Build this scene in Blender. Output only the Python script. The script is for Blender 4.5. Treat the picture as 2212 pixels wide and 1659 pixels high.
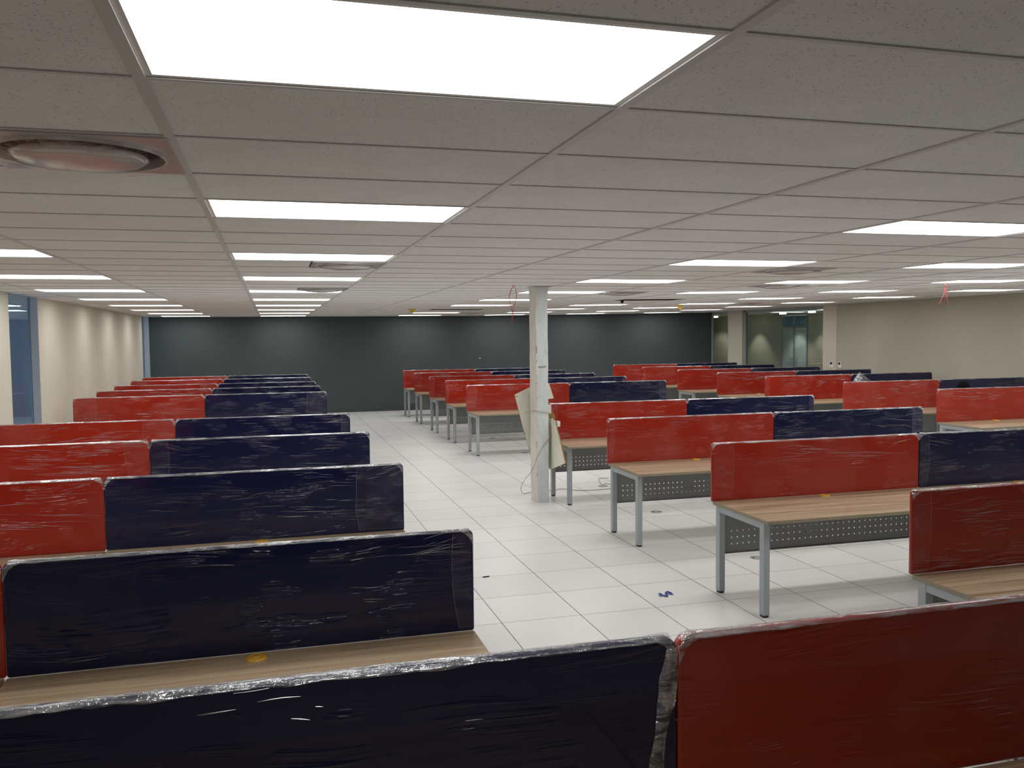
import bpy, math, random
from mathutils import Vector, Matrix, Quaternion, noise

for o in list(bpy.data.objects):
    bpy.data.objects.remove(o)
SC = bpy.context.scene
COL = SC.collection

# ------------------------------------------------------------------ camera
CAM_H = 2.0458
cam = bpy.data.cameras.new('camera')
cam.sensor_width = 36.0
cam.sensor_fit = 'HORIZONTAL'
cam.lens = 36.0 * 1869.05 / 2212.0
cam.clip_start = 0.05
cam.clip_end = 200
cam_o = bpy.data.objects.new('camera', cam)
COL.objects.link(cam_o)
RR = ((0.9634184766558638, -0.2677874513420276, -0.010710730219543368),
      (0.02488130403689686, 0.04957988213837821, 0.9984601924947072),
      (0.26684407347272704, 0.9622014945898212, -0.05442907551664033))
cam_o.matrix_world = Matrix(((RR[0][0], RR[1][0], -RR[2][0], 0), (RR[0][1], RR[1][1], -RR[2][1], 0),
                             (RR[0][2], RR[1][2], -RR[2][2], CAM_H), (0, 0, 0, 1)))
SC.camera = cam_o

# ------------------------------------------------------------------ world, exposure
w = bpy.data.worlds.new('world')
SC.world = w
w.use_nodes = True
w.node_tree.nodes['Background'].inputs[0].default_value = (0.34, 0.40, 0.49, 1)
w.node_tree.nodes['Background'].inputs[1].default_value = 2.6
SC.view_settings.view_transform = 'Standard'
SC.view_settings.look = 'None'
SC.view_settings.exposure = 0.0
SC.view_settings.gamma = 1.0
SC.view_settings.use_curve_mapping = False
SC.cycles.use_denoising = True
SC.cycles.max_bounces = 10
SC.cycles.diffuse_bounces = 6
SC.cycles.glossy_bounces = 4
SC.cycles.transparent_max_bounces = 24
SC.cycles.sample_clamp_indirect = 6.0
SC.cycles.caustics_reflective = False
SC.cycles.caustics_refractive = False

PANEL_POWER = 8.2          # radiance of the ceiling panels' diffusers

# ------------------------------------------------------------------ mesh helpers
class MB:
    def __init__(self):
        self.v, self.f, self.m, self.s = [], [], [], []
    def quad(self, a, b, c, d, mi=0, smooth=False):
        n = len(self.v)
        self.v += [tuple(a), tuple(b), tuple(c), tuple(d)]
        self.f.append((n, n + 1, n + 2, n + 3)); self.m.append(mi); self.s.append(smooth)
    def poly(self, pts, mi=0):
        n = len(self.v)
        self.v += [tuple(p) for p in pts]
        self.f.append(tuple(range(n, n + len(pts)))); self.m.append(mi); self.s.append(False)
    def box(self, x0, x1, y0, y1, z0, z1, mi=0, side=None, bottom=True):
        n = len(self.v)
        self.v += [(x0, y0, z0), (x1, y0, z0), (x1, y1, z0), (x0, y1, z0), (x0, y0, z1), (x1, y0, z1), (x1, y1, z1), (x0, y1, z1)]
        si = mi if side is None else side
        F = [((4, 5, 6, 7), mi), ((0, 1, 5, 4), si), ((1, 2, 6, 5), si), ((2, 3, 7, 6), si), ((3, 0, 4, 7), si)]
        if bottom:
            F.append(((3, 2, 1, 0), si))
        for f, k in F:
            self.f.append(tuple(n + i for i in f)); self.m.append(k); self.s.append(False)
    def bbox(self, x0, x1, y0, y1, z0, z1, b=0.003, mi=0):
        """box with chamfered vertical and horizontal edges"""
        rings = []
        for z, ins in ((z0, b), (z0 + b, 0), (z1 - b, 0), (z1, b)):
            a0, a1, c0, c1 = x0 + ins, x1 - ins, y0 + ins, y1 - ins
            k = b
            rings.append([(a0 + k, c0, z), (a1 - k, c0, z), (a1, c0 + k, z), (a1, c1 - k, z), (a1 - k, c1, z), (a0 + k, c1, z), (a0, c1 - k, z), (a0, c0 + k, z)])
        self.loft(rings, mi)
    def loft(self, rings, mi=0, cap=True, smooth=False):
        n = len(self.v)
        m = len(rings[0])
        for r in rings:
            self.v += [tuple(p) for p in r]
        for i in range(len(rings) - 1):
            for j in range(m):
                k = (j + 1) % m
                self.f.append((n + i * m + j, n + i * m + k, n + (i + 1) * m + k, n + (i + 1) * m + j)); self.m.append(mi); self.s.append(smooth)
        if cap:
            self.f.append(tuple(n + j for j in reversed(range(m)))); self.m.append(mi); self.s.append(False)
            self.f.append(tuple(n + (len(rings) - 1) * m + j for j in range(m))); self.m.append(mi); self.s.append(False)
    def lathe(self, prof, n=32, cx=0, cy=0, mi=0, cap=False, smooth=True):
        rings = [[(cx + r * math.cos(2 * math.pi * i / n), cy + r * math.sin(2 * math.pi * i / n), z) for i in range(n)] for r, z in prof]
        self.loft(rings, mi, cap, smooth)
    def tube(self, pts, r=0.003, n=6, mi=0, closed=False):
        pts = [Vector(p) for p in pts]
        rings = []
        up = Vector((0.13, 0.21, 0.97)).normalized()
        for i, p in enumerate(pts):
            t = (pts[min(i + 1, len(pts) - 1)] - pts[max(i - 1, 0)]).normalized()
            a = t.cross(up)
            if a.length < 1e-3:
                a = t.cross(Vector((1, 0, 0)))
            a.normalize(); b = t.cross(a)
            rings.append([tuple(p + r * (math.cos(2 * math.pi * k / n) * a + math.sin(2 * math.pi * k / n) * b)) for k in range(n)])
        self.loft(rings, mi, True, True)
    def grid(self, P, mi=0, smooth=True):
        n = len(self.v); R_, C_ = len(P), len(P[0])
        for row in P:
            self.v += [tuple(p) for p in row]
        for i in range(R_ - 1):
            for j in range(C_ - 1):
                a = n + i * C_ + j
                self.f.append((a, a + 1, a + C_ + 1, a + C_)); self.m.append(mi); self.s.append(smooth)
    def mesh(self, name, mats):
        me = bpy.data.meshes.new(name)
        me.from_pydata(self.v, [], self.f)
        for m in mats:
            me.materials.append(m)
        me.polygons.foreach_set('material_index', self.m)
        me.polygons.foreach_set('use_smooth', self.s)
        me.update()
        return me

def link(name, me, parent=None, loc=(0, 0, 0), label=None, cat=None, group=None, kind=None):
    o = bpy.data.objects.new(name, me)
    COL.objects.link(o)
    o.location = loc
    if parent is not None:
        o.parent = parent
    if label: o['label'] = label
    if cat: o['category'] = cat
    if group: o['group'] = group
    if kind: o['kind'] = kind
    return o

def build(name, mb, mats, parent=None, **k):
    if not isinstance(mats, (list, tuple)):
        mats = [mats]
    return link(name, mb.mesh(name, mats), parent, **k)

def thing(name, label, cat, loc=(0, 0, 0), group=None, rot=None):
    o = link(name, None, None, loc, label, cat, group)
    o.empty_display_size = 0.1
    if rot: o.rotation_euler = rot
    return o

def struct(name, mb, mats, parent=None, **k):
    return build(name, mb, mats, parent, kind='structure', **k)

def copy_thing(root, loc, label, group=None):
    """copy a thing, its parts and their sub-parts (mesh data shared)"""
    r = root.copy(); COL.objects.link(r); r.location = loc; r['label'] = label
    if group: r['group'] = group
    for ch in list(root.children):
        c = ch.copy(); COL.objects.link(c); c.parent = r
        for g in list(ch.children):
            d = g.copy(); COL.objects.link(d); d.parent = c
    return r

# ------------------------------------------------------------------ materials
class Mat:
    def __init__(self, name):
        self.m = bpy.data.materials.new(name)
        self.m.use_nodes = True
        self.nt = self.m.node_tree
        self.p = self.nt.nodes['Principled BSDF']
        self.out = self.nt.nodes['Material Output']
    def n(self, t, **k):
        nd = self.nt.nodes.new(t)
        for a, b in k.items():
            setattr(nd, a, b)
        return nd
    def l(self, a, b):
        self.nt.links.new(a, b)
    def set(self, **k):
        names = {'col': 'Base Color', 'rough': 'Roughness', 'metal': 'Metallic', 'spec': 'Specular IOR Level', 'coat': 'Coat Weight',
                 'crough': 'Coat Roughness', 'alpha': 'Alpha', 'trans': 'Transmission Weight', 'ior': 'IOR'}
        for a, b in k.items():
            s = self.p.inputs[names[a]]
            s.default_value = (*b, 1) if isinstance(b, tuple) else b
        return self
    def coords(self, scale=(1, 1, 1), kind='Object', offset_random=False):
        tc = self.n('ShaderNodeTexCoord')
        mp = self.n('ShaderNodeMapping')
        mp.inputs['Scale'].default_value = scale
        src = tc.outputs[kind]
        if offset_random:
            oi = self.n('ShaderNodeObjectInfo')
            mu = self.n('ShaderNodeVectorMath', operation='MULTIPLY_ADD')
            cb = self.n('ShaderNodeCombineXYZ')
            self.l(oi.outputs['Random'], cb.inputs[0]); self.l(oi.outputs['Random'], cb.inputs[1]); self.l(oi.outputs['Random'], cb.inputs[2])
            self.l(cb.outputs[0], mu.inputs[0]); mu.inputs[1].default_value = (37.0, 11.0, 23.0)
            self.l(src, mu.inputs[2]); src = mu.outputs[0]
        self.l(src, mp.inputs['Vector'])
        return mp.outputs[0]
    def noise(self, vec, scale=5, detail=3, rough=0.5, dist=0.0):
        n = self.n('ShaderNodeTexNoise')
        n.inputs['Scale'].default_value = scale; n.inputs['Detail'].default_value = detail
        n.inputs['Roughness'].default_value = rough; n.inputs['Distortion'].default_value = dist
        self.l(vec, n.inputs['Vector'])
        return n.outputs[0]
    def ramp(self, fac, stops):
        r = self.n('ShaderNodeValToRGB')
        el = r.color_ramp.elements
        while len(el) < len(stops):
            el.new(0.5)
        for e, (p, c) in zip(el, stops):
            e.position = p
            e.color = (*c, 1) if isinstance(c, tuple) else (c, c, c, 1)
        self.l(fac, r.inputs[0])
        return r.outputs[0]
    def mix(self, fac, a, b):
        m = self.n('ShaderNodeMix', data_type='RGBA')
        for s, v in ((m.inputs[0], fac), (m.inputs[6], a), (m.inputs[7], b)):
            if hasattr(v, 'is_linked') or hasattr(v, 'links'):
                self.l(v, s)
            elif isinstance(v, tuple):
                s.default_value = (*v, 1)
            else:
                s.default_value = v
        return m.outputs[2]
    def math(self, op, a, b=None):
        m = self.n('ShaderNodeMath', operation=op)
        for s, v in ((m.inputs[0], a), (m.inputs[1], b)):
            if v is None: continue
            if hasattr(v, 'links'): self.l(v, s)
            else: s.default_value = v
        return m.outputs[0]
    def bump(self, h, strength=0.3, dist=0.01):
        b = self.n('ShaderNodeBump')
        b.inputs['Strength'].default_value = strength; b.inputs['Distance'].default_value = dist
        self.l(h, b.inputs['Height'])
        return b.outputs[0]

def simple(name, col, rough=0.5, metal=0.0, spec=0.5, var=0.06, scale=6.0):
    m = Mat(name).set(col=col, rough=rough, metal=metal, spec=spec)
    if var:
        n = m.noise(m.coords(), scale, 4)
        d = tuple(max(0, c * (1 - var)) for c in col); u = tuple(min(1, c * (1 + var)) for c in col)
        m.l(m.ramp(n, [(0.3, d), (0.7, u)]), m.p.inputs['Base Color'])
    return m.m

def wrapped_fabric(name, col, haze, haze_amt):
    """upholstery under tight stretch film: a clear coat whose surface carries fine stretched wrinkles"""
    m = Mat(name).set(rough=0.8, spec=0.12)
    base = m.coords(offset_random=True)
    def vec(scale, src=base, rot=0.0):
        mp = m.n('ShaderNodeMapping'); mp.inputs['Scale'].default_value = scale; mp.inputs['Rotation'].default_value = (0, rot, 0)
        m.l(src, mp.inputs['Vector']); return mp.outputs[0]
    # slow warp so that the pull lines fan out a little
    warp = m.noise(vec((1, 1, 1)), 1.3, 1)
    w3 = m.n('ShaderNodeVectorMath', operation='MULTIPLY_ADD')
    cb = m.n('ShaderNodeCombineXYZ'); m.l(warp, cb.inputs[2])
    m.l(cb.outputs[0], w3.inputs[0]); w3.inputs[1].default_value = (0, 0, 0.16); m.l(base, w3.inputs[2])
    streak = m.noise(vec((1.7, 3, 75), w3.outputs[0]), 1.0, 2, 0.5)
    streak2 = m.noise(vec((3.5, 3, 130), w3.outputs[0], 0.05), 1.0, 2, 0.5)
    patch = m.ramp(m.noise(vec((2.4, 2, 7.5)), 1.0, 2), [(0.545, 0.0), (0.66, 1.0)])
    patch2 = m.ramp(m.noise(vec((4.2, 2, 11)), 1.0, 1), [(0.575, 0.0), (0.68, 1.0)])
    crest = m.ramp(streak, [(0.46, 0.0), (0.66, 1.0)])
    crest2 = m.ramp(streak2, [(0.50, 0.0), (0.64, 0.6)])
    h = m.math('ADD', m.math('MULTIPLY', crest, m.math('ADD', patch, 0.008)), m.math('MULTIPLY', crest2, patch2))
    nb = m.bump(h, 1.0, 0.0045)
    # film haze: pale areas where the film lies loose or is doubled over
    hz = m.ramp(m.noise(vec((1.9, 2, 1.6)), 1.0, 2), [(0.50, 0.0), (0.56, 0.55), (0.75, 1.0)])
    f = m.math('ADD', m.math('MULTIPLY', hz, haze_amt), m.math('MULTIPLY', m.math('MULTIPLY', crest, patch), haze_amt * 0.25))
    m.l(m.mix(f, col, haze), m.p.inputs['Base Color'])
    m.p.inputs['Coat Weight'].default_value = 1.0
    m.p.inputs['Coat Roughness'].default_value = 0.075
    m.p.inputs['Coat IOR'].default_value = 1.45
    m.l(nb, m.p.inputs['Coat Normal'])
    return m.m

RED = wrapped_fabric('red_fabric_in_film', (0.345, 0.0225, 0.0095), (0.55, 0.22, 0.19), 0.11)
NAVY = wrapped_fabric('navy_fabric_in_film', (0.0062, 0.0082, 0.046), (0.14, 0.145, 0.22), 0.035)

def film_mat():
    m = Mat('crumpled_stretch_film')
    v = m.coords((7, 40, 40), offset_random=True)
    n = m.noise(v, 1.0, 4, 0.6, 0.6)
    v2 = m.coords((45, 45, 45), offset_random=True)
    n2 = m.noise(v2, 1.0, 3, 0.6)
    a = m.ramp(n, [(0.40, 0.10), (0.66, 0.72)])
    tr = m.n('ShaderNodeBsdfTransparent')
    gl = m.n('ShaderNodeBsdfGlossy'); gl.inputs['Roughness'].default_value = 0.12
    gl.inputs['Color'].default_value = (0.95, 0.96, 1.0, 1)
    df = m.n('ShaderNodeBsdfDiffuse'); df.inputs['Color'].default_value = (0.72, 0.73, 0.74, 1)
    h = m.math('ADD', n, m.math('MULTIPLY', n2, 0.5))
    nb = m.bump(h, 0.9, 0.02)
    m.l(nb, gl.inputs['Normal'])
    mx = m.n('ShaderNodeMixShader'); mx.inputs[0].default_value = 0.62
    m.l(df.outputs[0], mx.inputs[1]); m.l(gl.outputs[0], mx.inputs[2])
    m2 = m.n('ShaderNodeMixShader')
    m.l(a, m2.inputs[0]); m.l(tr.outputs[0], m2.inputs[1]); m.l(mx.outputs[0], m2.inputs[2])
    m.l(m2.outputs[0], m.out.inputs['Surface'])
    return m.m
FILM = film_mat()

def crease_mat():
    m = Mat('shiny_film_crease')
    tr = m.n('ShaderNodeBsdfTransparent')
    gl = m.n('ShaderNodeBsdfGlossy'); gl.inputs['Roughness'].default_value = 0.22
    mx = m.n('ShaderNodeMixShader'); mx.inputs[0].default_value = 0.34
    m.l(tr.outputs[0], mx.inputs[1]); m.l(gl.outputs[0], mx.inputs[2]); m.l(mx.outputs[0], m.out.inputs['Surface'])
    return m.m
CREASE = crease_mat()

def overlap_mat():
    m = Mat('doubled_film')
    tr = m.n('ShaderNodeBsdfTransparent')
    gl = m.n('ShaderNodeBsdfGlossy'); gl.inputs['Roughness'].default_value = 0.25
    df = m.n('ShaderNodeBsdfDiffuse'); df.inputs['Color'].default_value = (0.75, 0.76, 0.78, 1)
    n = m.noise(m.coords((6, 6, 14), offset_random=True), 1.0, 4, 0.6, 0.8)
    m.l(m.bump(n, 0.8, 0.02), gl.inputs['Normal'])
    a = m.ramp(n, [(0.38, 0.012), (0.60, 0.055), (0.72, 0.18)])
    mx = m.n('ShaderNodeMixShader'); mx.inputs[0].default_value = 0.45
    m.l(df.outputs[0], mx.inputs[1]); m.l(gl.outputs[0], mx.inputs[2])
    m2 = m.n('ShaderNodeMixShader'); m.l(a, m2.inputs[0]); m.l(tr.outputs[0], m2.inputs[1]); m.l(mx.outputs[0], m2.inputs[2])
    m.l(m2.outputs[0], m.out.inputs['Surface'])
    return m.m
OVERLAP = overlap_mat()

def wood_mat():
    m = Mat('light_walnut_laminate').set(rough=0.36, spec=0.5)
    v = m.coords((0.5, 17, 4), offset_random=True)
    g = m.noise(v, 1.5, 5, 0.62, 0.5)
    v2 = m.coords((1.6, 70, 10), offset_random=True)
    g2 = m.noise(v2, 1.0, 3, 0.6)
    f = m.math('ADD', m.math('MULTIPLY', g, 0.75), m.math('MULTIPLY', g2, 0.25))
    c = m.ramp(f, [(0.34, (0.225, 0.155, 0.098)), (0.47, (0.40, 0.290, 0.190)), (0.58, (0.50, 0.375, 0.25)), (0.70, (0.60, 0.48, 0.345))])
    m.l(c, m.p.inputs['Base Color'])
    return m.m
WOOD = wood_mat()
EDGE = simple('desk_edge_band', (0.27, 0.235, 0.155), 0.5)
SILVER = simple('silver_grey_powder_coat', (0.36, 0.40, 0.42), 0.42, 0.15, var=0.03)
PERF = simple('perforated_steel_in_shade', (0.25, 0.265, 0.265), 0.5, 0.1, var=0.03)  # same metal as the legs, its shade under the desk put into the colour
BLACK = simple('black_plastic', (0.012, 0.012, 0.013), 0.45)
YELLOW = simple('amber_plastic', (0.72, 0.40, 0.05), 0.4)
WHITE_MET = simple('white_painted_metal', (0.74, 0.73, 0.71), 0.4, var=0.02)

def floor_mat():
    m = Mat('white_raised_floor_tiles').set(rough=0.32, spec=0.35)
    tc = m.n('ShaderNodeTexCoord')
    sp = m.n('ShaderNodeSeparateXYZ'); m.l(tc.outputs['Object'], sp.inputs[0])
    def line(out, off, hw):
        a = m.math('ADD', out, -off + 600.0)
        b = m.math('DIVIDE', a, 0.6)
        fr = m.math('FRACT', b)
        d = m.math('ABSOLUTE', m.math('SUBTRACT', fr, 0.5))
        return m.math('GREATER_THAN', d, 0.5 - hw / 0.6)
    lx = line(sp.outputs[0], 2.1415, 0.0036)
    ly = line(sp.outputs[1], 7.0968, 0.0026)
    ln = m.math('MAXIMUM', lx, ly)
    sn = m.noise(m.coords((1, 1, 1)), 260, 2, 0.7)
    bn = m.noise(m.coords((1, 1, 1)), 1.2, 3)
    # each tile a hair different
    fl = m.n('ShaderNodeVectorMath', operation='FLOOR')
    mp = m.n('ShaderNodeMapping'); mp.inputs['Location'].default_value = (600 - 2.1415 / 0.6, 600 - 7.0968 / 0.6, 0); mp.inputs['Scale'].default_value = (1 / 0.6, 1 / 0.6, 0)
    m.l(tc.outputs['Object'], mp.inputs['Vector']); m.l(mp.outputs[0], fl.inputs[0])
    wn = m.n('ShaderNodeTexWhiteNoise', noise_dimensions='3D'); m.l(fl.outputs[0], wn.inputs['Vector'])
    f = m.math('ADD', m.math('MULTIPLY', sn, 0.34), m.math('ADD', m.math('MULTIPLY', bn, 0.3), m.math('MULTIPLY', wn.outputs[0], 0.22)))
    base = m.ramp(f, [(0.25, (0.76, 0.765, 0.76)), (0.75, (0.88, 0.88, 0.865))])
    m.l(m.mix(ln, base, (0.15, 0.145, 0.14)), m.p.inputs['Base Color'])
    m.l(m.ramp(sn, [(0.3, 0.26), (0.7, 0.42)]), m.p.inputs['Roughness'])
    return m.m
FLOOR = floor_mat()

def tile_mat():
    m = Mat('mineral_fibre_ceiling_tile').set(rough=0.95, spec=0.1)
    vo = m.n('ShaderNodeTexVoronoi'); vo.inputs['Scale'].default_value = 78
    vv = m.coords((1, 1.7, 1)); m.l(vv, vo.inputs['Vector'])
    hole = m.ramp(vo.outputs['Distance'], [(0.0, 1.0), (0.17, 1.0), (0.24, 0.0)])
    keep = m.ramp(m.noise(m.coords((1, 1, 1)), 34, 2), [(0.44, 0.0), (0.52, 1.0)])
    hm = m.math('MULTIPLY', hole, keep)
    n = m.noise(m.coords(), 3, 4)
    base = m.ramp(n, [(0.3, (0.74, 0.735, 0.725)), (0.7, (0.80, 0.795, 0.785))])
    m.l(m.mix(m.math('MULTIPLY', hm, 0.75), base, (0.20, 0.19, 0.17)), m.p.inputs['Base Color'])
    h = m.math('SUBTRACT', m.math('MULTIPLY', m.noise(m.coords(), 120, 3), 0.25), hm)
    m.l(m.bump(h, 0.5, 0.003), m.p.inputs['Normal'])
    return m.m
TILE = tile_mat()
TBAR = simple('ceiling_grid_paint', (0.60, 0.585, 0.57), 0.5, var=0.02)
PLENUM = simple('dark_plenum', (0.05, 0.05, 0.05), 0.9)

def wall_paint(name, col, rough=0.8):
    m = Mat(name).set(rough=rough, spec=0.25)
    n = m.noise(m.coords(), 1.3, 4)
    m.l(m.ramp(n, [(0.25, tuple(c * 0.96 for c in col)), (0.75, tuple(c * 1.03 for c in col))]), m.p.inputs['Base Color'])
    m.l(m.bump(m.noise(m.coords(), 220, 2), 0.08, 0.002), m.p.inputs['Normal'])
    return m.m
CREAM = wall_paint('cream_wall_paint', (0.60, 0.56, 0.475))
CREAM2 = wall_paint('taupe_wall_paint', (0.44, 0.42, 0.35))
CHAR = wall_paint('charcoal_wall_paint', (0.066, 0.080, 0.083), 0.62)
BLUEW = wall_paint('blue_grey_paint_and_daylight', (0.42, 0.465, 0.52))  # on the jambs and corner the blue is daylight put into the paint
CARPET = simple('dark_carpet', (0.06, 0.065, 0.07), 0.95)

def glass_mat(name, tint, refl=0.10, rough=0.02):
    m = Mat(name)
    tr = m.n('ShaderNodeBsdfTransparent'); tr.inputs[0].default_value = (*tint, 1)
    gl = m.n('ShaderNodeBsdfGlossy'); gl.inputs['Roughness'].default_value = rough
    lw = m.n('ShaderNodeLayerWeight'); lw.inputs[0].default_value = 0.25
    f = m.math('ADD', m.math('MULTIPLY', lw.outputs['Fresnel'], refl * 5), refl * 0.3)
    mx = m.n('ShaderNodeMixShader'); m.l(f, mx.inputs[0]); m.l(tr.outputs[0], mx.inputs[1]); m.l(gl.outputs[0], mx.inputs[2])
    m.l(mx.outputs[0], m.out.inputs['Surface'])
    return m.m
GLASS = glass_mat('clear_partition_glass', (0.80, 0.85, 0.83))
BLUEGLASS = glass_mat('blue_tinted_glass', (0.80, 0.87, 0.93), 0.02)
FROST = simple('frosted_blue_glass', (0.46, 0.54, 0.60), 0.25, var=0.08)
TRANSOM = simple('blue_reflection_glass', (0.10, 0.22, 0.33), 0.15, var=0.5, scale=9)  # mottled blue colour stands in for reflections in the transom
STEEL = simple('brushed_steel', (0.55, 0.55, 0.54), 0.3, 0.8, var=0.03)

def emit(name, col, strength):
    m = Mat(name)
    e = m.n('ShaderNodeEmission'); e.inputs[0].default_value = (*col, 1); e.inputs[1].default_value = strength
    m.l(e.outputs[0], m.out.inputs['Surface'])
    return m.m
LAMP = emit('lit_diffuser', (1.0, 0.992, 0.968), PANEL_POWER)
LAMP_FAR = emit('lit_diffuser_next_room', (0.72, 0.85, 1.0), 5.0)
DOWN = emit('lit_downlight', (1.0, 0.92, 0.75), 14.0)

def column_mat(name, col, dirt):
    m = Mat(name).set(rough=0.7, spec=0.3)
    n = m.noise(m.coords((1, 1, 0.35)), 9, 5, 0.65)
    n2 = m.noise(m.coords((1, 1, 0.8)), 38, 3)
    c1 = m.ramp(n, [(0.35, tuple(c * 0.88 for c in col)), (0.6, col)])
    c2 = m.mix(m.ramp(n2, [(0.66, 0.0), (0.72, 0.8)]), c1, dirt)
    m.l(c2, m.p.inputs['Base Color'])
    m.l(m.bump(n, 0.4, 0.01), m.p.inputs['Normal'])
    return m.m
COLBLUE = column_mat('old_white_column_paint', (0.685, 0.735, 0.725), (0.33, 0.33, 0.30))
COLCREAM = column_mat('old_cream_column_paint', (0.69, 0.68, 0.61), (0.40, 0.34, 0.24))
BOARD = column_mat('stained_cream_board', (0.80, 0.785, 0.67), (0.42, 0.37, 0.25))
FIBRE = simple('torn_brown_fibreboard', (0.28, 0.17, 0.06), 0.9, var=0.4, scale=30)
PINK = simple('red_string', (0.50, 0.035, 0.05), 0.6)
CABLE = simple('grey_cable', (0.36, 0.34, 0.31), 0.6)
SCRAP = simple('blue_plastic_scrap', (0.02, 0.035, 0.26), 0.4)
DIFF = simple('white_diffuser_metal', (0.56, 0.53, 0.52), 0.18, 0.2, var=0.03)
SWITCH = simple('white_switch_plastic', (0.78, 0.78, 0.76), 0.35, var=0.02)
BAG = simple('dark_bag_cloth', (0.004, 0.004, 0.007), 0.9, spec=0.1)

# ------------------------------------------------------------------ the room
CZ = 2.6552
FOLD, SLOPE = 5.7215, 0.0103
def zc(x):
    return CZ + (max(0.0, x - FOLD) * SLOPE)
A0, B0 = -0.2785, 2.1998          # ceiling grid origin
XL, XR, YB, YF = -3.1, 12.85, 24.35, -4.0
YC = 18.16                        # where the solid right wall ends
XG = 13.2                         # glazed part of the right wall

mb = MB()
mb.quad((XL - 6.2, YF, 0), (18.5, YF, 0), (18.5, 31, 0), (XL - 6.2, 31, 0))
struct('floor', mb, FLOOR)

LIGHT_COLS = {-2: 'along the left wall', 0: 'over the left desk block', 3: 'over the pillar end of the middle block',
              5: 'over the middle desk block', 7: 'between the middle and right desk blocks', 9: 'over the right desk block'}
light_cells = {}
for i in LIGHT_COLS:
    for k in range(0, 10):
        j = 4 * k - 1
        if (i, k) in ((3, 7), (5, 5)):
            continue                                  # two empty openings with no lamp fitted
        if k < 1 and i != 0: continue
        light_cells[(i, j)] = k
slots = {(3, 27), (5, 19)}
DIFFS = [(-0.5785, 1), (0.6215, 8), (0.6215, 14), (4.82, 8), (6.22, 12), (4.82, 15), (9.62, 23), (4.82, 31)]

mb = MB()
i0, i1 = -3, 11
for i in range(i0, i1 + 1):
    xa, xb = max(A0 + 1.2 * i, XL), min(A0 + 1.2 * (i + 1), XG + 0.1)
    for j in range(-12, 38):
        ya, yb = max(B0 + 0.6 * j, YF), min(B0 + 0.6 * (j + 1), YB)
        if yb <= ya or xb <= xa: continue
        if (i, j) in light_cells or (i, j) in slots: continue
        t = 0.003
        hit = [dx for dx, dj in DIFFS if dj == j and xa - 0.01 < dx < xb + 0.01]
        if hit:
            dx = hit[0]
            for pa, pb in ((xa, dx - 0.3), (dx + 0.3, xb)):
                if pb - pa > 0.02:
                    mb.quad((pa, yb, zc(pa) + t), (pb, yb, zc(pb) + t), (pb, ya, zc(pb) + t), (pa, ya, zc(pa) + t))
            continue
        mb.quad((xa, yb, zc(xa) + t), (xb, yb, zc(xb) + t), (xb, ya, zc(xb) + t), (xa, ya, zc(xa) + t))
struct('ceiling', mb, TILE)
mb = MB()
mb.quad((XL, YB, 3.05), (XG + 0.1, YB, 3.05), (XG + 0.1, YF, 3.05), (XL, YF, 3.05))
struct('ceiling_slab', mb, PLENUM)
# the two openings where no lamp is fitted: added black liners stand in for the shade above
mb = MB()
for i, j in slots:
    xa, xb, ya, yb = A0 + 1.2 * i + 0.015, A0 + 1.2 * (i + 1) - 0.015, B0 + 0.6 * j + 0.009, B0 + 0.6 * (j + 1) - 0.009
    za, zb, zt_ = zc(xa) + 0.002, zc(xb) + 0.002, 2.95
    mb.quad((xa, ya, za), (xb, ya, zb), (xb, ya, zt_), (xa, ya, zt_)); mb.quad((xa, yb, za), (xb, yb, zb), (xb, yb, zt_), (xa, yb, zt_))
    mb.quad((xa, ya, za), (xa, yb, za), (xa, yb, zt_), (xa, ya, zt_)); mb.quad((xb, ya, zb), (xb, yb, zb), (xb, yb, zt_), (xb, ya, zt_))
    mb.quad((xa, ya, zt_), (xb, ya, zt_), (xb, yb, zt_), (xa, yb, zt_))
struct('opening_shade_liner', mb, BLACK)
# exposed tee grid, hung a few millimetres below the tiles
rng = random.Random(4)
mb = MB()
for i in range(i0, i1 + 2):
    x = A0 + 1.2 * i
    if x < XL + 0.02 or x > XG: continue
    z = zc(x)
    mb.box(x - 0.014, x + 0.014, YF, YB, z - 0.003, z + 0.03)
for j in range(-12, 38):
    y = B0 + 0.6 * j
    if y < YF or y > YB: continue
    for xa, xb in ((XL, FOLD), (FOLD, XG)):
        za, zb = zc(xa), zc(xb)
        h = 0.0085
        mb.loft([[(xa, y - h, za - 0.001), (xa, y + h, za - 0.001), (xa, y + h, za + 0.03), (xa, y - h, za + 0.03)],
                 [(xb, y - h, zb - 0.001), (xb, y + h, zb - 0.001), (xb, y + h, zb + 0.03), (xb, y - h, zb + 0.03)]])
struct('trim_1', mb, TBAR)

# dark end wall and the walls along the sides
mb = MB(); mb.box(XL + 0.03, XG + 0.05, YB, YB + 0.12, 0, 3.0)
struct('wall_back', mb, CHAR)
mb = MB(); mb.box(XL - 0.6, XL + 0.03, YB - 0.02, YB + 0.12, 0, 3.0)
struct('wall_corner', mb, BLUEW)  # pale wall end, blue daylight on it painted in
TW = 0.126
mb = MB()
mb.box(XL - TW, XL, YF, 11.93, 0, 3.0)
mb.box(XL - TW, XL, 13.31, 23.27, 0, 3.0)
struct('wall_left', mb, CREAM)
mb = MB()
for y in (13.305, 23.265):
    mb.box(XL - TW, XL - 0.004, y, y + 0.01, 0, 2.655)
mb.box(XL - TW, XL - 0.004, 11.925, 11.935, 0, 2.655)
struct('trim_2', mb, BLUEW)  # jamb faces coloured for the blue daylight falling on them
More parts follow.
